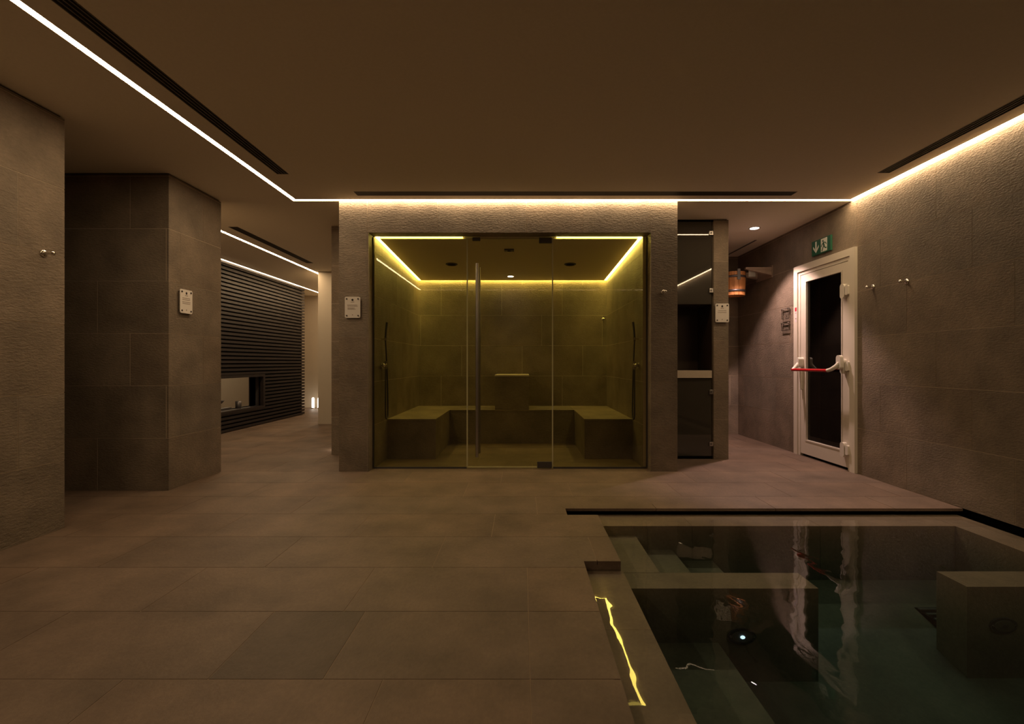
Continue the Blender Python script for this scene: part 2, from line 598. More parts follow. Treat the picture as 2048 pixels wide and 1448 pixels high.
# left wall
wb = MB().box(XL - 0.30, XL - T + 0.010, -2.6, 3.16 - T + 0.010, 0.0, CZ - 0.025)
wall_left = struct('wall_left', wb, M['grout'])
tile_wall(wall_left, 'x', XL, -T, -2.6, 3.16, 0.0, CZ - 0.012, 2.87 - 0.305)
tile_wall(wall_left, 'y', 3.16 - T - 0.0005, T, XL - 0.30, XL - T - 0.001, 0.0, CZ - 0.012, 0.2)
struct('trim_1', MB().box(XL - 0.29, XL - 0.014, -2.6, 3.145, CZ - 0.025, CZ), M['black'])  # black strip drawn for the shadow line under the ceiling
# pier with the plaque, left of the corridor
PX, PY0, PY1 = -3.03, 4.08, 4.79
wb = MB().box(-5.6, PX - T + 0.010, PY0 + T - 0.010, PY1 - 0.003, 0.0, CZ - 0.025)
wall_pier = struct('wall_pier', wb, M['grout'])
tile_wall(wall_pier, 'y', PY0, T, -5.0, PX, 0.0, CZ - 0.012, -3.337 - 0.305, shift=-0.31 + 0.9)
tile_wall(wall_pier, 'x', PX, -T, PY0 + T + 0.0005, PY1, 0.0, CZ - 0.012, 4.52 - 0.61)
struct('trim_2', MB().box(-5.6, PX - 0.014, PY0 + 0.014, PY1 - 0.01, CZ - 0.025, CZ), M['black'])  # black strip colours in the shade above the pier tiles
# alcove end behind the left wall, rear wall behind the camera
struct('wall_alcove', MB().box(-8.0, -7.9, -2.6, 4.79, 0, CZ), M['niche_dark'])
wb = MB().box(-5.7, XR + 0.3, -2.7, -2.6, 0, CZ)
struct('wall_rear', wb, M['wall_stone'])
# stone block left of the steam room, further back
wb = MB().box(-2.26 + T - 0.010, SX0, 5.65 + T - 0.010, 8.5, 0, CZ)
wall_block = struct('wall_block', wb, M['grout'])
tile_wall(wall_block, 'y', 5.65, T, -2.26, SX0, 0, CZ - 0.01, -2.9)
tile_wall(wall_block, 'x', -2.26, T, 5.65 + T + 0.0005, 8.5, 0, CZ - 0.01, 6.1)
# pale plaster wall at the end of the corridor
struct('wall_pale', MB().box(-3.64, -1.6, 8.5, 11.62, 0, CZ), M['pale_plaster'])
struct('wall_corridor_end', MB().box(-5.4, -3.0, 11.6, 11.8, 0, CZ), M['pale_plaster'])
# steam room front wall
front = MB()
for q in cells((SX0 + T - 0.010, SX1 - T + 0.010, 0, CZ + 0.055), [(OX0 - 0.004, OX1 + 0.004, -1, OZ + 0.004)]):
    front.box(q[0], q[1], YF + T - 0.010, YG + 0.02, q[2], q[3])
wall_front = struct('wall_front', front, M['grout'])
hole = [(OX0, OX1, -1, OZ)]
# the joints follow the opening: side columns and lintel pieces
for (a, b) in ((SX0, -1.556), (1.296, SX1)):
    k = 0
    while k * 0.45 < CZ:
        za, zb = k * 0.45, min((k + 1) * 0.45, CZ + 0.05)
        r = (a + (GAP if a > SX0 else 0), b - (GAP if b < SX1 else 0), za + GAP, zb)
        cl = cells(r, hole)
        if cl: put_tile('y', YF, YF + T, cl, r[0], r[2], wall_front, M['wall_stone'], tint_rand(), GAP)
        k += 1
lj = [-1.556, -0.847, 0.053, 0.62, 1.296]
for a, b in zip(lj[:-1], lj[1:]):
    r = (a + GAP, b - GAP, OZ, CZ + 0.05)
    put_tile('y', YF, YF + T, [r], r[0], r[2], wall_front, M['wall_stone'], tint_rand(), GAP)
# narrow uprights between joint and opening
for (a, b) in ((-1.556, OX0), (OX1 - 0.010, OX1)):
    pass
jam = MB().box(OX0 - 0.013, OX0 - 0.0005, YF + 0.0005, YG + 0.02, 0, OZ)
jam.build('jamb', M['wall_stone'], wall_front)
jam = MB().box(OX1 + 0.0005, OX1 + 0.012, YF + T + 0.0005, YG + 0.02, 0, OZ)
jam.build('jamb', M['wall_stone'], wall_front)
MB().box(OX0, OX1, YF + T + 0.0005, YG + 0.02, OZ + 0.0005, OZ + 0.012).build('lintel_soffit', M['wall_stone'], wall_front)
# outer flanks of the steam room
wb = MB().box(SX0 + T - 0.010, SX0 + 0.2, YG + 0.02, 7.3, 0, CZ)
wsl = struct('wall_flank_left', wb, M['grout'])
tile_wall(wsl, 'x', SX0, T, YF + T + 0.0005, 5.65 - 0.001, 0, CZ - 0.005, 5.2)
wb = MB().box(SX1 - 0.2, SX1 - T + 0.010, YG + 0.02, 7.3, 0, CZ)
wsr = struct('wall_flank_right', wb, M['grout'])
tile_wall(wsr, 'x', SX1, -T, YF + T + 0.0005, 5.52, 0, CZ - 0.005, 5.1)
# steam room interior
wb = MB().box(SX0 + 0.2, IX0 - T + 0.010, YG + 0.02, IY1 + 0.2, 0, CZ)
w1 = struct('wall_steam_left', wb, M['grout'])
tile_wall(w1, 'x', IX0, -T, YG + 0.021, IY1, 0, 2.46, 5.5)
wb = MB().box(IX1 + T - 0.010, SX1 - 0.2, YG + 0.02, IY1 + 0.2, 0, CZ)
w2 = struct('wall_steam_right', wb, M['grout'])
tile_wall(w2, 'x', IX1, T, YG + 0.021, IY1, 0, 2.46, 5.35)
wb = MB().box(IX0 - 0.1, IX1 + 0.1, IY1 + T - 0.010, IY1 + 0.2, 0, CZ)
w3 = struct('wall_steam_back', wb, M['grout'])
tile_wall(w3, 'y', IY1, T, IX0 + 0.0005, IX1 - 0.0005, 0, 2.46, -0.6)
# steam ceiling, slightly falling to the back, with light gaps round its edge
SZF, SZB = 2.400, 2.312
G = 0.042
def scz(y): return SZF + (SZB - SZF) * (y - 4.95) / (IY1 - 4.95)
y0, y1 = 4.95 + G, IY1 - G
b = MB()
x0, x1 = IX0 + G, IX1 - G
vs = []
for (xx, yy) in ((x0, y0), (x1, y0), (x1, y1), (x0, y1)):
    vs.append((xx, yy, scz(yy)))
for (xx, yy) in ((x0, y0), (x1, y0), (x1, y1), (x0, y1)):
    vs.append((xx, yy, scz(yy) + 0.05))
b.add(vs, [(3,2,1,0),(4,5,6,7),(0,1,5,4),(1,2,6,5),(2,3,7,6),(3,0,4,7)])
struct('ceiling_steam', b, M['plaster'])
struct('ceiling_steam_deck', MB().box(IX0, IX1, 4.95, IY1, 2.47, 2.50), M['plaster'])

def steam_led(p, label, mat='led_steam'):
    """p: four corners (x,y) of a strip, laid along the falling ceiling edge"""
    cx = sum(q[0] for q in p)/4; cy = sum(q[1] for q in p)/4
    t = thing('led_strip', label, 'light strip', (cx, cy, scz(cy)), 0, 'yellow light strips round the steam room ceiling')
    dz = 0.010
    b = MB()
    b.add([(q[0]-cx, q[1]-cy, scz(q[1])-scz(cy)+dz) for q in p], [(3, 2, 1, 0)])
    me = b.mesh('diffuser', M[mat])
    o = bpy.data.objects.new('diffuser', me); C.objects.link(o); o.parent = t
    b = MB()
    b.add([(q[0]-cx, q[1]-cy, scz(q[1])-scz(cy)+dz+0.008) for q in p] + [(q[0]-cx, q[1]-cy, scz(q[1])-scz(cy)+dz+0.02) for q in p],
          [(3,2,1,0),(4,5,6,7),(0,1,5,4),(1,2,6,5),(2,3,7,6),(3,0,4,7)])
    b.build('channel', M['profile'], t)
e = 0.002
steam_led([(IX0+e, 4.96), (IX0+G, 4.96), (IX0+G, IY1-e), (IX0+e, IY1-e)], 'yellow light strip along the left steam room wall')
steam_led([(IX1-G, 4.96), (IX1-e, 4.96), (IX1-e, IY1-e), (IX1-G, IY1-e)], 'yellow light strip along the right steam room wall')
steam_led([(IX0+G, IY1-G), (IX1-G, IY1-G), (IX1-G, IY1-e), (IX0+G, IY1-e)], 'yellow light strip along the back wall of the steam room')
steam_led([(IX0+G, 4.955), (-0.615, 4.955), (-0.615, 4.955+G), (IX0+G, 4.955+G)], 'yellow light strip behind the left fixed glass panel', 'led_steam_front')
steam_led([(0.365, 4.955), (IX1-G, 4.955), (IX1-G, 4.955+G), (0.365, 4.955+G)], 'yellow light strip behind the right fixed glass panel', 'led_steam_front')

# pier and back wall of the right-hand corridor
FX0, FX1, FY = 2.185, 2.353, 5.40
wb = MB().box(FX0, FX1 - T + 0.010, FY + T - 0.010, 7.3, 0, CZ - 0.025)
wall_fin = struct('wall_fin', wb, M['grout'])
tile_wall(wall_fin, 'y', FY, T, FX0, FX1, 0, CZ - 0.010, 1.5, shift=0)
tile_wall(wall_fin, 'x', FX1, -T, FY + T + 0.0005, 7.3, 0, CZ - 0.010, 6.2)
struct('trim_3', MB().box(SX1 + 0.001, FX1 - 0.014, FY + 0.014, 7.2, CZ - 0.025, CZ), M['black'])  # black strip colours in the shade over cabinet and narrow pier
wb = MB().box(FX1 - 0.1, XR + 0.3, 7.3 + T - 0.010, 7.5, 0, CZ)
wall_back = struct('wall_back', wb, M['grout'])
tile_wall(wall_back, 'y', 7.3, T, FX1, XR, 0, CZ - 0.005, 2.9)
# dark room behind the exit door
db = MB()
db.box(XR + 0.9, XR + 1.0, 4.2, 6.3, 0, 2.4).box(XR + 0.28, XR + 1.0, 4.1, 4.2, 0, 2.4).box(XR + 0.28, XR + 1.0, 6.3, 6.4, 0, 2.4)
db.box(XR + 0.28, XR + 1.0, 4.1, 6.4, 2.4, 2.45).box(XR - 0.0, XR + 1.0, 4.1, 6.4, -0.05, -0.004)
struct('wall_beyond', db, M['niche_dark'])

# slatted screen, its backing wall with the see-through fireplace -----------------
XS = -4.62
OY0, OY1, FZ0, FZ1 = 6.2, 8.5, 0.33, 0.85
wb = MB()
for q in cells((5.0, 10.15, 0, CZ), [(OY0, OY1, FZ0, FZ1)]):
    wb.box(-4.86, -4.76, q[0], q[1], q[2], q[3])
struct('wall_screen', wb, M['slat_back'])
struct('wall_far_room', MB().box(-6.5, -6.4, 4.8, 11.8, 0, CZ), M['pale_plaster'])
struct('wall_far_room_end', MB().box(-7.1, -5.4, 11.6, 11.8, 0, CZ).box(-7.1, -5.6, 4.7, 4.79, 0, CZ), M['pale_plaster'])
struct('wall_corridor_left', MB().box(-5.4, -5.3, 10.15, 11.6, 0, CZ).box(-5.3, -4.86, 10.15, 10.2, 0, CZ), M['pale_plaster'])
scr = thing('slatted_screen', 'dark wooden screen of close horizontal slats beyond the pier', 'screen', (XS, 7.6, 0))
pitch, zz, i = 0.0635, 0.012, 0
SE = 10.12
slat_me = {}
def slat(ya, yb, z):
    L = round(yb - ya, 3)
    if L not in slat_me:
        slat_me[L] = MB().box(-0.055, 0, -L/2, L/2, 0, 0.038).mesh('slat', M['slat_wood'])
    o = bpy.data.objects.new('slat', slat_me[L]); C.objects.link(o); o.parent = scr
    o.location = (0, (ya+yb)/2 - 7.6, z)
while zz < 2.62:
    if zz + 0.038 > FZ0 - 0.02 and zz < FZ1 + 0.02:
        slat(5.0, OY0 - 0.06, zz); slat(OY1 + 0.06, SE, zz)
    else:
        slat(5.0, SE, zz)
    zz += pitch
bb = MB()
for q in cells((5.0, SE - 0.01, 0.0, 2.65), [(OY0, OY1, FZ0, FZ1)]):
    bb.box(-0.075, -0.056, q[0]-7.6, q[1]-7.6, q[2], q[3])
bb.build('backing_board', M['slat_back'], scr)
fp = thing('fireplace', 'see-through fireplace opening set in the dark slatted screen', 'fireplace', (XS, (OY0+OY1)/2, FZ0))
hy = (OY1-OY0)/2; fh = FZ1-FZ0
f = MB()
f.box(-0.10, 0.004, -hy-0.055, -hy, -0.045, fh+0.045).box(-0.10, 0.004, hy, hy+0.055, -0.045, fh+0.045)
f.box(-0.10, 0.004, -hy, hy, -0.045, 0).box(-0.10, 0.004, -hy, hy, fh, fh+0.045)
f.build('frame', M['slat_wood'], fp)
f = MB()
f.box(-0.26, -0.10, -hy-0.02, -hy, 0, fh).box(-0.26, -0.10, hy, hy+0.02, 0, fh)
f.box(-0.26, -0.10, -hy, hy, -0.02, 0).box(-0.26, -0.10, -hy, hy, fh, fh+0.02)
f.build('liner', M['dark_steel'], fp)
f = MB().box(-0.22, -0.14, -0.75, 0.45, 0.0, 0.035)
f.build('burner', M['dark_steel'], fp)
cup = thing('candle_cup', 'small dark cup standing in the fireplace opening', 'cup', (XS - 0.16, 8.02, FZ0))
MB().lathe((0, 0, 0), (0, 0, 1), [(0.040, 0), (0.045, 0.01), (0.048, 0.12), (0.042, 0.12), (0.040, 0.02), (0.001, 0.018)], 16).build('body', M['dark_steel'], cup)
bowl = thing('bowl', 'dark shallow bowl at the left of the fireplace opening', 'bowl', (XS - 0.17, 7.50, FZ0))
MB().lathe((0, 0, 0), (0, 0, 1), [(0.05, 0.0), (0.012, 0.012), (0.012, 0.10), (0.05, 0.12), (0.09, 0.165), (0.086, 0.168), (0.045, 0.13), (0.001, 0.125)], 20).build('body', M['dark_steel'], bowl)
# unseen ceiling lamp, added to brighten the room behind the screen
def downlight(x, y, z, label, r, mat, power, col, spot=110, blend=0.5, group='round recessed downlights', tilt=None):
    t = thing('downlight', label, 'downlight', (x, y, z), 0, group)
    b = MB().lathe((0, 0, 0), (0, 0, -1), [(r*1.0, -0.002), (r*1.32, -0.002), (r*1.32, 0.003), (r*1.0, 0.005)], 24)
    b.build('trim_ring', M['white_paint'], t)
    b = MB()
    b.add([(r*math.cos(-2*PI*i/24), r*math.sin(-2*PI*i/24), -0.006) for i in range(24)], [tuple(range(24))])
    me = b.mesh('lens', mat)
    o = bpy.data.objects.new('lens', me); C.objects.link(o); o.parent = t
    if power:
        ld = bpy.data.lights.new('bulb', 'SPOT')
        ld.energy = power; ld.color = col; ld.spot_size = math.radians(spot); ld.spot_blend = blend
        ld.shadow_soft_size = r * 0.8
        lo = bpy.data.objects.new('bulb', ld); C.objects.link(lo); lo.parent = t
        lo.location = (0, 0, -0.02)
        if tilt: lo.rotation_euler = tilt
    return t
downlight(-5.6, 9.6, CZ, 'unseen downlight added to brighten the room behind the slatted screen', 0.06, M['lamp_white'], 120, (1.0, 0.74, 0.45), 150)

# floor lanterns at the corridor end
for (x, lab) in ((-5.00+0.02, 'slim glowing floor lantern at the far corridor end'), (-4.86+0.02, 'glowing floor lantern half hidden by the pale corridor wall')):
    t = thing('floor_lantern', lab, 'lantern', (x, 11.35, 0), 0, 'glowing lanterns on the corridor floor')
    MB().lathe((0, 0, 0), (0, 0, 1), [(0.045, 0), (0.045, 0.02), (0.03, 0.025)], 16).build('base', M['steel'], t)
    MB().lathe((0, 0, 0.025), (0, 0, 1), [(0.028, 0), (0.030, 0.01), (0.030, 0.21), (0.02, 0.235), (0.004, 0.24)], 16).build('tube', M['lantern'], t)
# low wall lights on the flank of the stone block (they throw the streaks on the corridor floor)
for (yy, lab) in ((5.99, 'low step light on the stone block nearest the steam room'), (8.30, 'low step light on the stone block by the pale wall')):
    t = thing('step_light', lab, 'wall light', (-2.26, yy, 0.07), 0, 'low step lights of the corridor')
    MB().box(-0.012, -0.001, -0.06, 0.06, -0.03, 0.03).build('housing', M['steel'], t, 0.002)
    b = MB(); b.add([(-0.0125, -0.05, -0.024), (-0.0125, 0.05, -0.024), (-0.0125, 0.05, 0.0), (-0.0125, -0.05, 0.0)], [(0, 3, 2, 1)])
    b.build('lens', M['step_lamp'], t)

# ------------------------------------------------------------------ pool
basin = thing('pool_basin', 'sunken stone plunge pool in the right foreground', 'pool', (1.8, 1.5, -0.05))
def prt(name, x0, x1, y0, y1, z0, z1, mat='pool_stone', tint=None, bevel=0.0):
    o = MB().box(x0-1.8, x1-1.8, y0-1.5, y1-1.5, z0+0.05, z1+0.05).build(name, M[mat], basin, bevel)
    if tint: o.color = tint
    return o
LZ = -0.05
for a, b_ in zip((0.551, 1.2, 2.1, 3.05), (1.2, 2.1, 3.05, 3.29)):
    prt('coping_stone', a + 0.001, b_ - 0.001, 3.34, 3.59, -1.2, LZ, tint=tint_rand(0.05))
ys = [-0.6, 0.3, 1.2, 2.1, 3.339]
for a, b_ in zip(ys[:-1], ys[1:]):
    prt('coping_stone', 3.05, 3.29, a + 0.001, b_ - 0.001, -1.2, LZ, tint=tint_rand(0.05))
ys = [-0.6, 0.35, 1.25, 2.05, 2.63]
for a, b_ in zip(ys[:-1], ys[1:]):
    prt('coping_stone', 0.346, 0.560, a + 0.001, b_ - 0.001, -1.2, LZ - 0.004, tint=tint_rand(0.05))
prt('step', 0.551, 0.80, 2.751, 3.339, -1.2, -0.117)
prt('step', 0.80, 1.06, 2.751, 3.339, -1.2, -0.217)
prt('step', 1.06, 1.34, 2.751, 3.339, -1.2, -0.292)
prt('partition', 0.561, 1.60, 2.56, 2.75, -1.2, -0.118)
prt('partition', 2.42, 3.049, 2.58, 2.77, -1.2, -0.118)
prt('bench', 0.561, 1.06, -0.6, 2.559, -1.2, -0.41)
b = MB()
fy = [(3.34, -0.43), (2.56, -0.62), (1.6, -0.74), (-0.6, -0.74)]
for (ya, za), (yb, zb) in zip(fy[:-1], fy[1:]):
    b.add([(0.6-1.8, ya-1.5, za+.05), (3.05-1.8, ya-1.5, za+.05), (3.05-1.8, yb-1.5, zb+.05), (0.6-1.8, yb-1.5, zb+.05),
           (0.6-1.8, ya-1.5, -1.15), (3.05-1.8, ya-1.5, -1.15), (3.05-1.8, yb-1.5, -1.15), (0.6-1.8, yb-1.5, -1.15)],
          [(0,1,2,3),(7,6,5,4),(0,4,5,1),(1,5,6,2),(2,6,7,3),(3,7,4,0)])
b.build('pool_floor', M['pool_stone'], basin)
# black panel with bars on the pool floor behind the right partition
gz = -0.43 - 0.24 * (3.34 - 3.05)
o = MB().box(2.55-1.8, 3.04-1.8, 2.84-1.5, 3.26-1.5, gz+0.05-0.08, gz+0.05+0.008)
o.build('black_panel', M['black'], basin)
for i in range(6):
    MB().box(2.56-1.8, 3.04-1.8, 2.87+i*0.06-1.5, 2.87+i*0.06+0.02-1.5, gz+0.05+0.008, gz+0.05+0.014).build('panel_bar', M['vent_metal'], basin)
# overflow gutter
g = MB()
g.box(0.33, 3.46, 3.592, 3.74, -0.36, -0.30).box(3.292, 3.46, -0.6, 3.592, -0.36, -0.30)
g.box(3.40, 3.46, -0.6, 3.74, -0.30, -0.004).box(0.33, 3.46, 3.70, 3.74, -0.30, -0.022)
g.box(0.33, 0.5495, 3.43, 3.592, -0.36, -0.30)
struct('floor_gutter', g, M['black'])
# the floor's own edge faces towards the water
fe = MB().box(0.03, 0.3445, -0.6, 2.63, -0.9, -FT - 0.0002).box(0.03, 0.5495, 2.6305, 3.4295, -0.9, -FT - 0.0002)
struct('trim_4', fe, M['floor_stone'])
# water
wat = MB().box(0.3455, 3.285, -0.59, 2.629, -1.19, -0.0445).build('pool_water', M['water'])
bm = bmesh.new()
bm.from_mesh(wat.data)
bm.free()
me = wat.data
b = MB()
# L-shaped body of water, one closed mesh
P = [(0.3455, -0.59), (3.285, -0.59), (3.285, 3.585), (0.5505, 3.585), (0.5505, 2.629), (0.3455, 2.629)]
n = len(P)
b.add([(p[0], p[1], -1.19) for p in P] + [(p[0], p[1], -0.0445) for p in P],
      [tuple(range(n))[::-1], tuple(range(n, 2*n))] + [(i, (i+1) % n, n + (i+1) % n, n + i) for i in range(n)])
wat.data = b.mesh('pool_water', M['water'])
tag(wat, 'still clear greenish water filling the plunge pool', 'water')

def pool_light(x, y, z, label, lit):
    t = thing('pool_light', label, 'pool light', (x, y, z), 0, 'underwater lights on the pool partitions')
    def ell(r0, sx, sz, ya, yb, seg=28):
        p = [(sx*math.cos(2*PI*i/seg), sz*math.sin(2*PI*i/seg)) for i in range(seg)]
        return MB().prism(p, ya, yb)
    ell(0, 0.074, 0.043, -0.010, -0.0005).build('rim', M['dark_steel'], t)
    fo = ell(0, 0.055, 0.030, -0.014, -0.010).build('face', M['vent_metal'], t)
    for sx in (-0.062, 0.062):
        MB().cyl((sx, -0.010, 0), (sx, -0.014, 0), 0.006, seg=10).build('screw', M['steel'], t)
    if lit:
        ell(0, 0.013, 0.009, -0.018, -0.014, 7).build('lens', M['pool_led'], fo)
    else:
        ell(0, 0.017, 0.011, -0.018, -0.014, 12).build('lens', M['dark_steel'], fo)
pool_light(1.185, 2.56, -0.372, 'underwater light with a lit white point on the left partition', True)
pool_light(2.612, 2.58, -0.326, 'unlit dark underwater light on the right partition', False)

# ------------------------------------------------------------------ steam room furniture
bench = thing('steam_bench', 'U-shaped tiled stone bench round the inside of the steam room', 'bench', (-0.13, 6.2, 0))
BZ = 0.4565
def bp(name, x0, x1, y0, y1, z0, z1, mat='wall_stone', bevel=0.0):
    o = MB().box(x0+0.13, x1+0.13, y0-6.2, y1-6.2, z0, z1).build(name, M[mat], bench, bevel)
    o.color = (0.88, 0.88, 0.90, 1) if name.startswith('base') else tint_rand(0.05)  # darker base tint puts the shade of the bench fronts into the colour
    return o
BLX, BRX, BFY, BBY = -0.975, 0.715, 5.41, 6.45
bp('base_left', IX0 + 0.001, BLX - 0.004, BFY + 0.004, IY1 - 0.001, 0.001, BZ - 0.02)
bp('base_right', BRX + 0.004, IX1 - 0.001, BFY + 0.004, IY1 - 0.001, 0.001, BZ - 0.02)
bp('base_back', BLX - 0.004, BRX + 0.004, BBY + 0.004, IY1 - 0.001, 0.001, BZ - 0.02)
for (a, b_) in ((BFY, 6.30), (6.303, IY1 - 0.001)):
    bp('seat_slab', IX0 + 0.001, BLX, a, b_, BZ - 0.02, BZ, bevel=0.001)
    bp('seat_slab', BRX, IX1 - 0.001, a, b_, BZ - 0.02, BZ, bevel=0.001)
for (a, b_) in ((BLX + 0.002, -0.371), (-0.369, 0.109), (0.111, BRX - 0.002)):
    bp('seat_slab', a, b_, BBY, IY1 - 0.001, BZ - 0.02, BZ, bevel=0.001)
ped = thing('steam_pedestal', 'square stone pedestal with its lit top coloured pale in the middle of the steam bench', 'pedestal', (-0.13, 6.75, BZ))
MB().box(-0.23, 0.23, -0.29, 0.29, 0.0005, 0.455).build('body', M['wall_stone'], ped, 0.001).color = (0.88, 0.88, 0.90, 1)  # body tinted darker to carry the shade of its front
MB().box(-0.235, 0.235, -0.295, 0.29, 0.4555, 0.475).build('top', M['ledge_stone'], ped, 0.001)  # paler stone stands for the light falling on the top

# glass front
def pane(name, x0, x1, y, z0, z1, label, th=0.010):
    t = thing(name, label, 'glass panel' if name == 'glass_panel' else 'glass door', ((x0+x1)/2, y, z0))
    h = (x1-x0)/2
    MB().box(-h, h, 0, th, 0, z1-z0).build('pane', M['glass'], t)
    return t, h
GZ0, GZ1 = 0.012, OZ - 0.012
DX0, DX1 = -0.563, 0.322
t, h = pane('glass_panel', OX0 + 0.012, DX0 - 0.006, YG - 0.005, GZ0, GZ1, 'fixed glass panel left of the steam room door')
MB().box(-h, h, -0.004, 0.014, -0.012, 0.006).build('bottom_channel', M['dark_steel'], t)
MB().box(-h-0.010, -h, -0.004, 0.014, 0, GZ1-GZ0).build('side_channel', M['dark_steel'], t)
t, h = pane('glass_panel', DX1 + 0.006, OX1 - 0.012, YG - 0.005, GZ0, GZ1, 'fixed glass panel right of the steam room door')
MB().box(-h, h, -0.004, 0.014, -0.012, 0.006).build('bottom_channel', M['dark_steel'], t)
MB().box(h, h+0.010, -0.004, 0.014, 0, GZ1-GZ0).build('side_channel', M['dark_steel'], t)
t, h = pane('glass_door', DX0, DX1, YG - 0.005, GZ0 + 0.006, GZ1 - 0.012, 'glass steam room door with a tall vertical steel handle')
dh = GZ1 - GZ0 - 0.018
for sx in (-1, 1):
    MB().box(sx*h - 0.006, sx*h + 0.006, -0.003, 0.013, 0, dh).build('edge_seal', M['glass_edge'], t)
MB().box(-h, h, -0.003, 0.013, -0.006, 0.004).build('edge_seal', M['glass_edge'], t)
hx0 = (954.5 - 1043) * 4.9 / 950 - (DX0 + DX1) / 2
hnd = MB().cyl((hx0, -0.05, 0.11), (hx0, -0.05, 2.10), 0.016, seg=18).build('handle', M['steel'], t)
for yy, zz in ((0.055, 0),):
    MB().cyl((hx0 + 0.012, 0.06, 0.13), (hx0 + 0.012, 0.06, 2.08), 0.016, seg=18).build('handle', M['steel'], t)
for zz in (0.35, 1.10, 1.88):
    MB().cyl((hx0, -0.05, zz), (hx0 + 0.004, 0.06, zz), 0.009, seg=12).build('handle_post', M['steel'], t)
MB().box(h - 0.160, h - 0.008, -0.010, 0.020, -0.010, 0.055).build('patch_hinge', M['dark_steel'], t, 0.002)
MB().box(h - 0.140, h - 0.008, -0.010, 0.020, dh - 0.05, dh + 0.008).build('patch_hinge', M['dark_steel'], t, 0.002)
MB().box(-h + 0.055, -h + 0.135, -0.010, 0.020, dh - 0.025, dh + 0.008).build('patch_lock', M['dark_steel'], t, 0.002)

# ceiling fittings in the steam room
def tilt_fix(o): return o
for (x, lab) in ((-0.89, 'dark round shower rose in the steam ceiling, left'), (0.62, 'dark round shower rose in the steam ceiling, right')):
    yy = 6.05
    t = thing('shower_rose', lab, 'shower head', (x, yy, scz(yy)), 0, 'round shower roses in the steam ceiling')
    t.rotation_euler = (math.atan((SZB-SZF)/(IY1-4.95)), 0, 0)
    MB().lathe((0, 0, 0), (0, 0, -1), [(0.076, 0), (0.076, 0.006), (0.070, 0.010), (0.02, 0.011)], 28).build('plate', M['dark_steel'], t)
    MB().lathe((0, 0, -0.011), (0, 0, -1), [(0.055, 0), (0.052, 0.003), (0.005, 0.004)], 24).build('nozzle_face', M['black'], t)
t = thing('steam_sensor', 'small dark sensor box in the middle of the steam ceiling', 'sensor', (-0.14, 5.40, scz(5.40)))
MB().box(-0.055, 0.055, -0.045, 0.045, -0.012, 0.0).build('body', M['dark_steel'], t, 0.003)
MB().lathe((0, 0, -0.012), (0, 0, -1), [(0.02, 0), (0.018, 0.006), (0.004, 0.007)], 16).build('probe', M['black'], t)
downlight(-0.155, 6.74, scz(6.74), 'small round downlight in the steam room ceiling', 0.042, M['lamp_white'], 2.0, (1.0, 0.85, 0.6), 70)
downlight(2.82, 5.75, CZ, 'bright square-cut downlight in the ceiling near the exit door', 0.050, M['lamp_white'], 200, (1.0, 0.66, 0.58), 96, 0.35)

# hand showers
def hand_shower(x, y, s, label):
    """s = +1: on a wall facing +X"""
    t = thing('hand_shower', label, 'shower', (x, y, 1.07), 0, 'hand showers on the steam room walls')
    # mixer valve
    v = MB().cyl((0, 0, 0), (s*0.008, 0, 0), 0.034, seg=20).cyl((s*0.008, 0, 0), (s*0.06, 0, 0), 0.018, seg=16).cyl((s*0.045, 0, -0.045), (s*0.045, 0, 0.045), 0.013, seg=14)
    vo = v.build('valve', M['chrome'], t)
    k = MB().cyl((s*0.045, -0.02, 0), (s*0.045, -0.06, 0), 0.010, seg=12).lathe((s*0.045, -0.06, 0), (0, -1, 0), [(0.018, 0), (0.021, 0.01), (0.018, 0.022), (0.003, 0.026)], 16)
    k.build('knob', M['chrome'], vo)
    hld = MB().cyl((0, 0.0, 0.285), (s*0.045, 0, 0.285), 0.010, seg=12).cyl((s*0.045, 0, 0.27), (s*0.045, 0, 0.30), 0.017, seg=14)
    hld.build('holder', M['chrome'], t)
    MB().tube([(s*0.045, 0, 0.255), (s*0.045, 0, 0.30), (s*0.050, 0, 0.38), (s*0.060, 0, 0.468)], [0.009, 0.011, 0.011, 0.012], 12).build('handset', M['dark_steel'], t)
    pts = []
    for i in range(11):
        q = i / 10
        pts.append((s*0.045, 0.0, -0.045 - 0.50*q))
    for i in range(1, 9):
        a = PI * i / 8
        pts.append((s*0.045 + s*0.0, 0.045 - 0.045*math.cos(a), -0.545 - 0.045*math.sin(a)))
    for i in range(1, 15):
        q = i / 14
        pts.append((s*0.045, 0.09 - 0.09*q*q, -0.545 + 0.80*q))
    MB().tube(pts, 0.0085, 8).build('hose', M['dark_steel'], t)
hand_shower(IX0, 5.19, 1, 'chrome hand shower with hanging hose on the left steam wall')
hand_shower(IX1, 5.13, -1, 'chrome hand shower with hanging hose on the right steam wall')

# robe hooks ---------------------------------------------------------------------
def hook(loc, rz, label, peg=0.05):
    t = thing('robe_hook', label, 'hook', loc, rz, 'chrome robe hooks on the walls')
    MB().lathe((0, 0, 0), (0, -1, 0), [(0.024, 0), (0.024, 0.006), (0.020, 0.010), (0.010, 0.011)], 22).build('rosette', M['chrome'], t)
    MB().cyl((0, -0.011, 0), (0, -peg, 0), 0.008, seg=14).build('stem', M['chrome'], t)
    MB().lathe((0, -peg, 0), (0, -1, 0), [(0.008, 0), (0.014, 0.005), (0.016, 0.012), (0.011, 0.018), (0.002, 0.020)], 16).build('knob', M['chrome'], t)
hook((XL, 3.02, 1.795), PI/2, 'chrome robe hook on the near left stone wall')
hook((1.432, YF, 1.806), 0, 'small chrome robe hook right of the steam room glass')
hook((XR, 4.50, 1.815), -PI/2, 'chrome robe hook on the right wall beside the exit door')
hook((XR, 4.105, 1.80), -PI/2, 'chrome robe hook on the right wall furthest from the exit door')
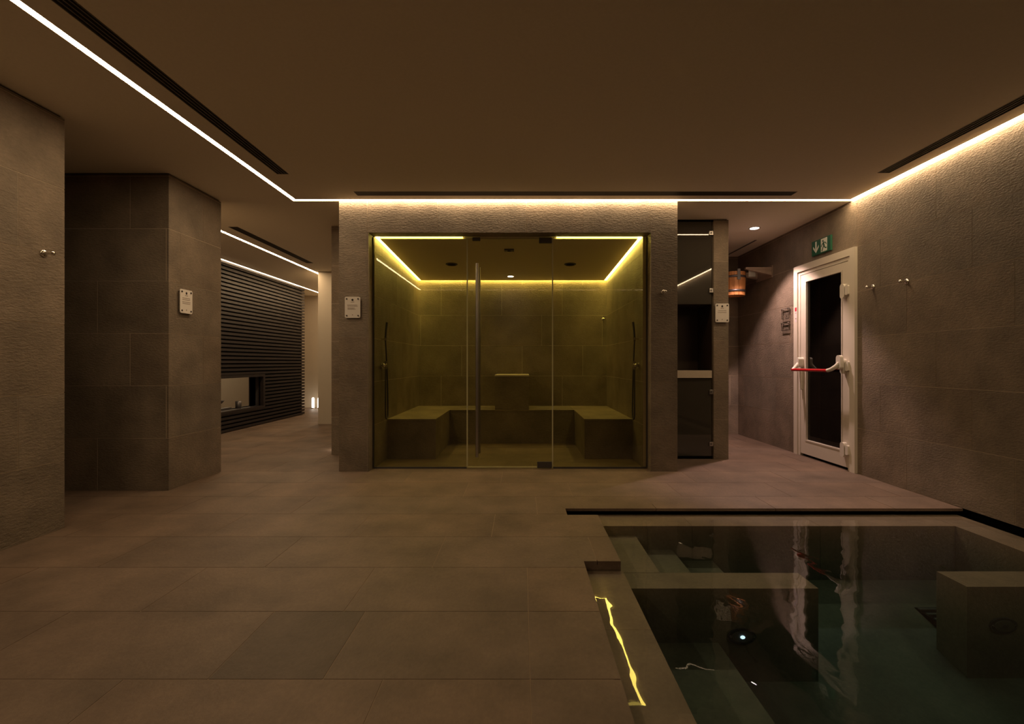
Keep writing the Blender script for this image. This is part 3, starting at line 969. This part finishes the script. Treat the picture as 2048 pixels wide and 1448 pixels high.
hook((1.215, IY1, 1.745), 0, 'chrome hook on the back wall inside the steam room')

# plaques ------------------------------------------------------------------------
def plaque(loc, rz, label, lines):
    t = thing('info_plaque', label, 'plaque', loc, rz, 'white information plaques')
    w, hgt = 0.154, 0.212
    pn = MB().prism(rrect(-w/2, w/2, 0, hgt, 0.014), -0.024, -0.018).build('panel', M['plaque'], t)
    for sx in (-1, 1):
        for zz in (0.022, hgt - 0.022):
            MB().cyl((sx*(w/2-0.020), 0, zz), (sx*(w/2-0.020), -0.028, zz), 0.0075, seg=12).build('screw', M['ink'], t)
    y0 = -0.0252
    MB().prism([(0.011*math.cos(2*PI*i/6+PI/6), hgt-0.032+0.013*math.sin(2*PI*i/6+PI/6)) for i in range(6)], y0, -0.0238).build('emblem', M['ink'], pn)
    MB().prism([(-0.018, hgt-0.056), (0.018, hgt-0.056), (0.018, hgt-0.050), (-0.018, hgt-0.050)], y0, -0.0238).build('emblem_text', M['ink_soft'], pn)
    rnd = random.Random(len(lines) * 7 + int(loc[0]*10))
    for (zz, a, b_) in lines:
        x = a
        m = MB()
        while x < b_ - 0.004:
            L = rnd.uniform(0.005, 0.014)
            m.prism([(x, zz), (min(x+L, b_), zz), (min(x+L, b_), zz+0.0055), (x, zz+0.0055)], y0, -0.0238)
            x += L + 0.0022
        m.build('text_line', M['ink_soft'], pn)
    MB().prism([(0.005*math.cos(2*PI*i/10), 0.030+0.006*math.sin(2*PI*i/10)) for i in range(10)], y0, -0.0238).build('small_mark', M['ink_soft'], pn)
plaque((PX, 4.262, 1.54), PI/2, 'white plaque with four text lines on the stone pier', [(0.132, -0.05, 0.045), (0.118, -0.05, 0.05), (0.098, -0.052, 0.05), (0.084, -0.05, 0.048)])
plaque((-1.696, YF, 1.548), 0, 'white plaque left of the steam room glass front', [(0.126, -0.053, 0.05), (0.114, -0.05, 0.056), (0.096, -0.05, 0.02), (0.085, -0.05, 0.03)])
plaque((2.272, FY, 1.556), 0, 'white plaque on the narrow stone pier beside the black glass cabinet', [(0.128, -0.045, 0.05), (0.108, -0.05, 0.05)])

# black glass cabinet (ice niche) --------------------------------------------------
cab = thing('ice_cabinet', 'tall built-in cabinet with black glass doors and an open niche', 'cabinet', ((SX1+FX0)/2, FY, 0))
hw = (FX0 - SX1) / 2 - 0.003
def cz(py): return CAM_H - (py - 725) * FY / 950
zt, zu, zl, zl2 = CZ - 0.014, cz(608), cz(741), cz(756)
gap = 0.018
MB().box(-hw, hw - gap, 0.012, 0.020, zu, zt - 0.012).build('upper_door', M['black_glass'], cab)
MB().box(-hw, hw - gap, 0.012, 0.020, 0.035, zl2 - 0.004).build('lower_door', M['black_glass'], cab)
MB().box(-hw, hw - gap, -0.004, 0.10, zl2, zl).build('ledge', M['ledge_stone'], cab, 0.002)
nb = MB().box(-hw, hw, 0.45, 0.46, 0, zt).box(-hw, -hw+0.01, 0.10, 0.45, zl, zu).box(hw-0.01, hw, 0.03, 0.45, 0.0, zt)
nb.box(-hw, hw, 0.03, 0.45, zl - 0.06, zl - 0.04).box(-hw, hw, 0.03, 0.45, zu, zu + 0.01)
nb.build('niche', M['niche_dark'], cab)
MB().box(-hw, hw, 0.02, 0.03, 0.0, 0.03).build('plinth', M['black'], cab)
for py in (466, 581, 784, 888):
    zc = cz(py)
    xc = hw - gap - 0.006
    hgo = MB().box(xc - 0.022, xc + 0.022, -0.004, 0.024, zc - 0.024, zc + 0.024).build('hinge', M['steel'], cab, 0.002)
    MB().cyl((xc - 0.004, -0.004, zc), (xc - 0.004, -0.008, zc), 0.009, seg=12).build('hinge_cap', M['dark_steel'], hgo)

# wooden bucket on its bracket -------------------------------------------------------
BKX, BKY = 2.905, 6.50
bk = thing('wooden_bucket', 'wooden drench bucket with two metal bands hanging in the side corridor', 'bucket', (BKX, BKY, 2.01))
NS = 16
stv = None
for i in range(NS):
    a0 = 2*PI*i/NS + 0.012; a1 = 2*PI*(i+1)/NS - 0.012
    if stv is None:
        b = MB()
        v = []
        for (z, ro) in ((0, 0.142), (0.315, 0.152)):
            for r in (ro - 0.016, ro):
                for a in (0.012, 2*PI/NS/2, 2*PI/NS - 0.012):
                    v.append((r*math.cos(a), r*math.sin(a), z))
        # indices: z0 inner 0-2, outer 3-5; z1 inner 6-8, outer 9-11
        b.add(v, [(3,4,10,9),(4,5,11,10),(1,0,6,7),(2,1,7,8),(0,3,9,6),(5,2,8,11),(6,9,10,7),(7,10,11,8),(0,1,4,3),(1,2,5,4)])
        stv = b.mesh('stave', M['bucket_wood'])
    o = bpy.data.objects.new('stave', stv); C.objects.link(o); o.parent = bk
    o.rotation_euler = (0, 0, 2*PI*i/NS)
MB().cyl((0, 0, 0.015), (0, 0, 0.03), 0.127, seg=24).build('base', M['bucket_wood'], bk)
for z, r in ((0.045, 0.1455), (0.235, 0.1515)):
    MB().lathe((0, 0, z), (0, 0, 1), [(r - 0.006, 0), (r + 0.003, 0), (r + 0.0035, 0.03), (r - 0.006, 0.03)], 32).build('band', M['band'], bk)
for s in (-1, 1):
    MB().box(-0.02, 0.02, s*0.152 - 0.006, s*0.152 + 0.006, 0.20, 0.345).build('pivot_plate', M['band'], bk)
br = thing('bucket_bracket', 'tapered wooden wall bracket carrying the drench bucket', 'bracket', (XR, BKY, 2.36))
for s in (-1,):
    MB().prism([(-0.355, -0.020), (-0.355, 0.004), (0.0, 0.004), (0.0, -0.105)][::1], s*0.185 - 0.02, s*0.185 + 0.02).build('arm', M['arm_wood'], br)
MB().prism([(-0.355, -0.020), (-0.355, 0.004), (0.0, 0.004), (0.0, -0.105)], 0.175, 0.205).build('arm', M['arm_wood'], br)
MB().box(-0.014, -0.0005, -0.21, 0.21, -0.13, 0.03).build('wall_plate', M['arm_wood'], br)
MB().cyl((-0.345, -0.20, -0.012), (-0.345, 0.20, -0.012), 0.009, seg=12).build('axle', M['band'], br)
MB().box(-0.30, -0.21, -0.165, -0.158, -0.115, -0.03).build('stop_plate', M['steel'], br)

# framed acrylic notices left of the exit door ------------------------------------------
def notice(y, z, w, hgt, label):
    t = thing('acrylic_notice', label, 'sign', (XR, y, z), -PI/2, 'clear acrylic notices beside the exit door')
    MB().prism(rrect(-w/2, w/2, 0, hgt, 0.008), -0.022, -0.018).build('panel', M['acrylic'], t)
    fr = MB(); k = 0.005
    fr.box(-w/2, -w/2+k, -0.024, -0.016, 0, hgt).box(w/2-k, w/2, -0.024, -0.016, 0, hgt).box(-w/2+k, w/2-k, -0.024, -0.016, 0, k).box(-w/2+k, w/2-k, -0.024, -0.016, hgt-k, hgt)
    fr.build('border', M['steel'], t)
    for sx in (-1, 1):
        MB().cyl((sx*(w/2-0.012), 0, hgt-0.012), (sx*(w/2-0.012), -0.034, hgt-0.012), 0.008, seg=12).build('standoff', M['chrome'], t)
    MB().prism([(0.008*math.cos(2*PI*i/8), hgt*0.6+0.010*math.sin(2*PI*i/8)) for i in range(8)], -0.0245, -0.0222).build('mark', M['ink'], t)
notice(5.955, 1.645, 0.165, 0.135, 'upper clear acrylic notice on standoffs left of the exit door')
notice(5.960, 1.500, 0.165, 0.105, 'lower clear acrylic notice on standoffs left of the exit door')

# exit sign -------------------------------------------------------------------------------
ex = thing('exit_sign', 'green emergency exit sign with arrow and running figure above the door', 'exit sign', (XR, 5.25, 2.305), -PI/2)
MB().box(-0.165, 0.165, -0.022, -0.0005, 0, 0.165).build('panel', M['green'], ex, 0.002)
ya, yb = -0.0238, -0.0218
ar = MB()
ar.stroke((-0.085, 0.150), (-0.085, 0.055), 0.024, ya, yb)
ar.prism([(-0.085, 0.022), (-0.035, 0.078), (-0.035, 0.104), (-0.085, 0.052)], ya, yb)
ar.prism([(-0.085, 0.022), (-0.085, 0.052), (-0.135, 0.104), (-0.135, 0.078)], ya, yb)
ar.build('arrow', M['sign_white'], ex)
dw = MB().prism([(0.004, 0.012), (0.108, 0.012), (0.108, 0.155), (0.004, 0.155)], ya, yb).build('doorway', M['sign_white'], ex)
mn = MB(); yc, yd = -0.0252, -0.0236
mn.prism([(0.040+0.011*math.cos(2*PI*i/12), 0.128+0.011*math.sin(2*PI*i/12)) for i in range(12)], yc, yd)
mn.stroke((0.046, 0.112), (0.060, 0.070), 0.022, yc, yd)
mn.stroke((0.046, 0.108), (0.022, 0.088), 0.010, yc, yd).stroke((0.024, 0.091), (0.012, 0.068), 0.010, yc, yd)
mn.stroke((0.052, 0.112), (0.082, 0.104), 0.010, yc, yd).stroke((0.080, 0.106), (0.100, 0.084), 0.010, yc, yd)
mn.stroke((0.058, 0.074), (0.038, 0.050), 0.013, yc, yd).stroke((0.040, 0.053), (0.022, 0.018), 0.012, yc, yd)
mn.stroke((0.060, 0.072), (0.078, 0.046), 0.013, yc, yd).stroke((0.074, 0.047), (0.104, 0.044), 0.012, yc, yd)
mn.build('running_figure', M['green'], dw)

# exit door ----------------------------------------------------------------------------------
# local frame: x = towards the camera along the wall (from the far jamb), -y = into the room
door = thing('door_1', 'white framed glazed exit door with a red panic bar', 'door', (XR, DY1, 0.0), -PI/2, kind='structure')
DW = DY1 - DY0
def lx(Y): return DY1 - Y
cs = MB()
cw = 0.075
cs.box(0, cw, -0.030, 0.20, 0, DZ).box(DW-cw, DW, -0.030, 0.20, 0, DZ).box(cw, DW-cw, -0.030, 0.20, DZ-cw, DZ)
cs.build('casing', M['white_paint'], door)
cs = MB()
c2 = 0.115
cs.box(cw, c2, -0.016, 0.10, 0, DZ-cw).box(DW-c2, DW-cw, -0.016, 0.10, 0, DZ-cw).box(c2, DW-c2, -0.016, 0.10, DZ-c2, DZ-cw)
cs.build('inner_frame', M['white_paint'], door)
L0, L1 = 0.118, DW - 0.118        # leaf
gx0, gx1 = lx(5.55), lx(4.912)
gz0, gz1 = 0.185, 2.055
lt = DZ - c2 - 0.004
lf = MB()
lf.box(L0, gx0, -0.012, 0.05, 0.03, lt).box(gx1, L1, -0.012, 0.05, 0.03, lt)
lf.box(gx0, gx1, -0.012, 0.05, 0.03, gz0).box(gx0, gx1, -0.012, 0.05, gz1, lt)
leaf = lf.build('leaf', M['white_paint'], door)
bd = MB(); k = 0.014
bd.box(gx0, gx0+k, -0.016, 0.02, gz0, gz1).box(gx1-k, gx1, -0.016, 0.02, gz0, gz1).box(gx0+k, gx1-k, -0.016, 0.02, gz0, gz0+k).box(gx0+k, gx1-k, -0.016, 0.02, gz1-k, gz1)
bd.build('glazing_bead', M['white_paint'], door)
MB().box(gx0+k, gx1-k, 0.008, 0.016, gz0+k, gz1-k).build('pane', M['door_glass'], door)
MB().box(cw, DW-cw, 0.02, 0.06, 0.0, 0.028).build('threshold', M['black'], door)
for zc in (1.83, 1.06, 0.21):
    hg = MB()
    hx = L1 - 0.012
    hg.prism(rrect(hx-0.055, hx+0.005, zc-0.075, zc+0.075, 0.028), -0.052, -0.012)
    hb = hg.build('hinge', M['white_plastic'], door)
    MB().prism(rrect(hx+0.012, hx+0.055, zc-0.045, zc+0.05, 0.010), -0.046, -0.016).build('hinge_leaf', M['white_plastic'], hb)
    MB().box(hx+0.004, hx+0.013, -0.040, -0.016, zc-0.03, zc+0.03).build('hinge_pin', M['dark_steel'], hb)
# panic bar
pb = MB()
hubL, hubR = L0 + 0.035, L1 - 0.045
hz = 1.10
pb.prism(rrect(hubL-0.030, hubL+0.030, hz-0.055, hz+0.060, 0.028), -0.075, -0.012)
ph = pb.build('panic_device', M['white_plastic'], door)
MB().prism(rrect(hubR-0.034, hubR+0.034, hz-0.070, hz+0.075, 0.030), -0.085, -0.052).build('hub', M['white_plastic'], ph)
bz = 1.015
MB().tube([(hubL, -0.06, hz-0.01), (hubL, -0.085, hz-0.04), (hubL+0.002, -0.115, hz-0.07), (hubL+0.008, -0.13, bz)], [0.020, 0.020, 0.018, 0.018], 12).build('arm', M['white_plastic'], ph)
MB().tube([(hubR, -0.07, hz-0.005), (hubR-0.015, -0.095, hz-0.04), (hubR-0.05, -0.12, hz-0.07), (hubR-0.10, -0.13, bz)], [0.022, 0.022, 0.020, 0.019], 12).build('arm', M['white_plastic'], ph)
MB().cyl((hubL-0.008, -0.13, bz), (hubR-0.095, -0.13, bz), 0.016, seg=16).build('push_bar', M['red'], ph)
MB().prism(rrect(hubL-0.014, hubL+0.014, 0.78, 1.0, 0.012), -0.040, -0.012).build('lever', M['white_plastic'], door)
# stickers on the casing
MB().box(0.030, 0.066, -0.0315, -0.0302, 1.715, 1.760).build('sticker', M['sticker_red'], door)
MB().box(0.030, 0.066, -0.0313, -0.0302, 1.585, 1.713).build('sticker', M['sticker_white'], door)
MB().box(0.034, 0.062, -0.0322, -0.0314, 1.622, 1.634).build('sticker_print', M['ink_soft'], door)
MB().box(0.034, 0.062, -0.0322, -0.0314, 1.690, 1.698).build('sticker_print', M['ink_soft'], door)

bpy.context.view_layer.update()
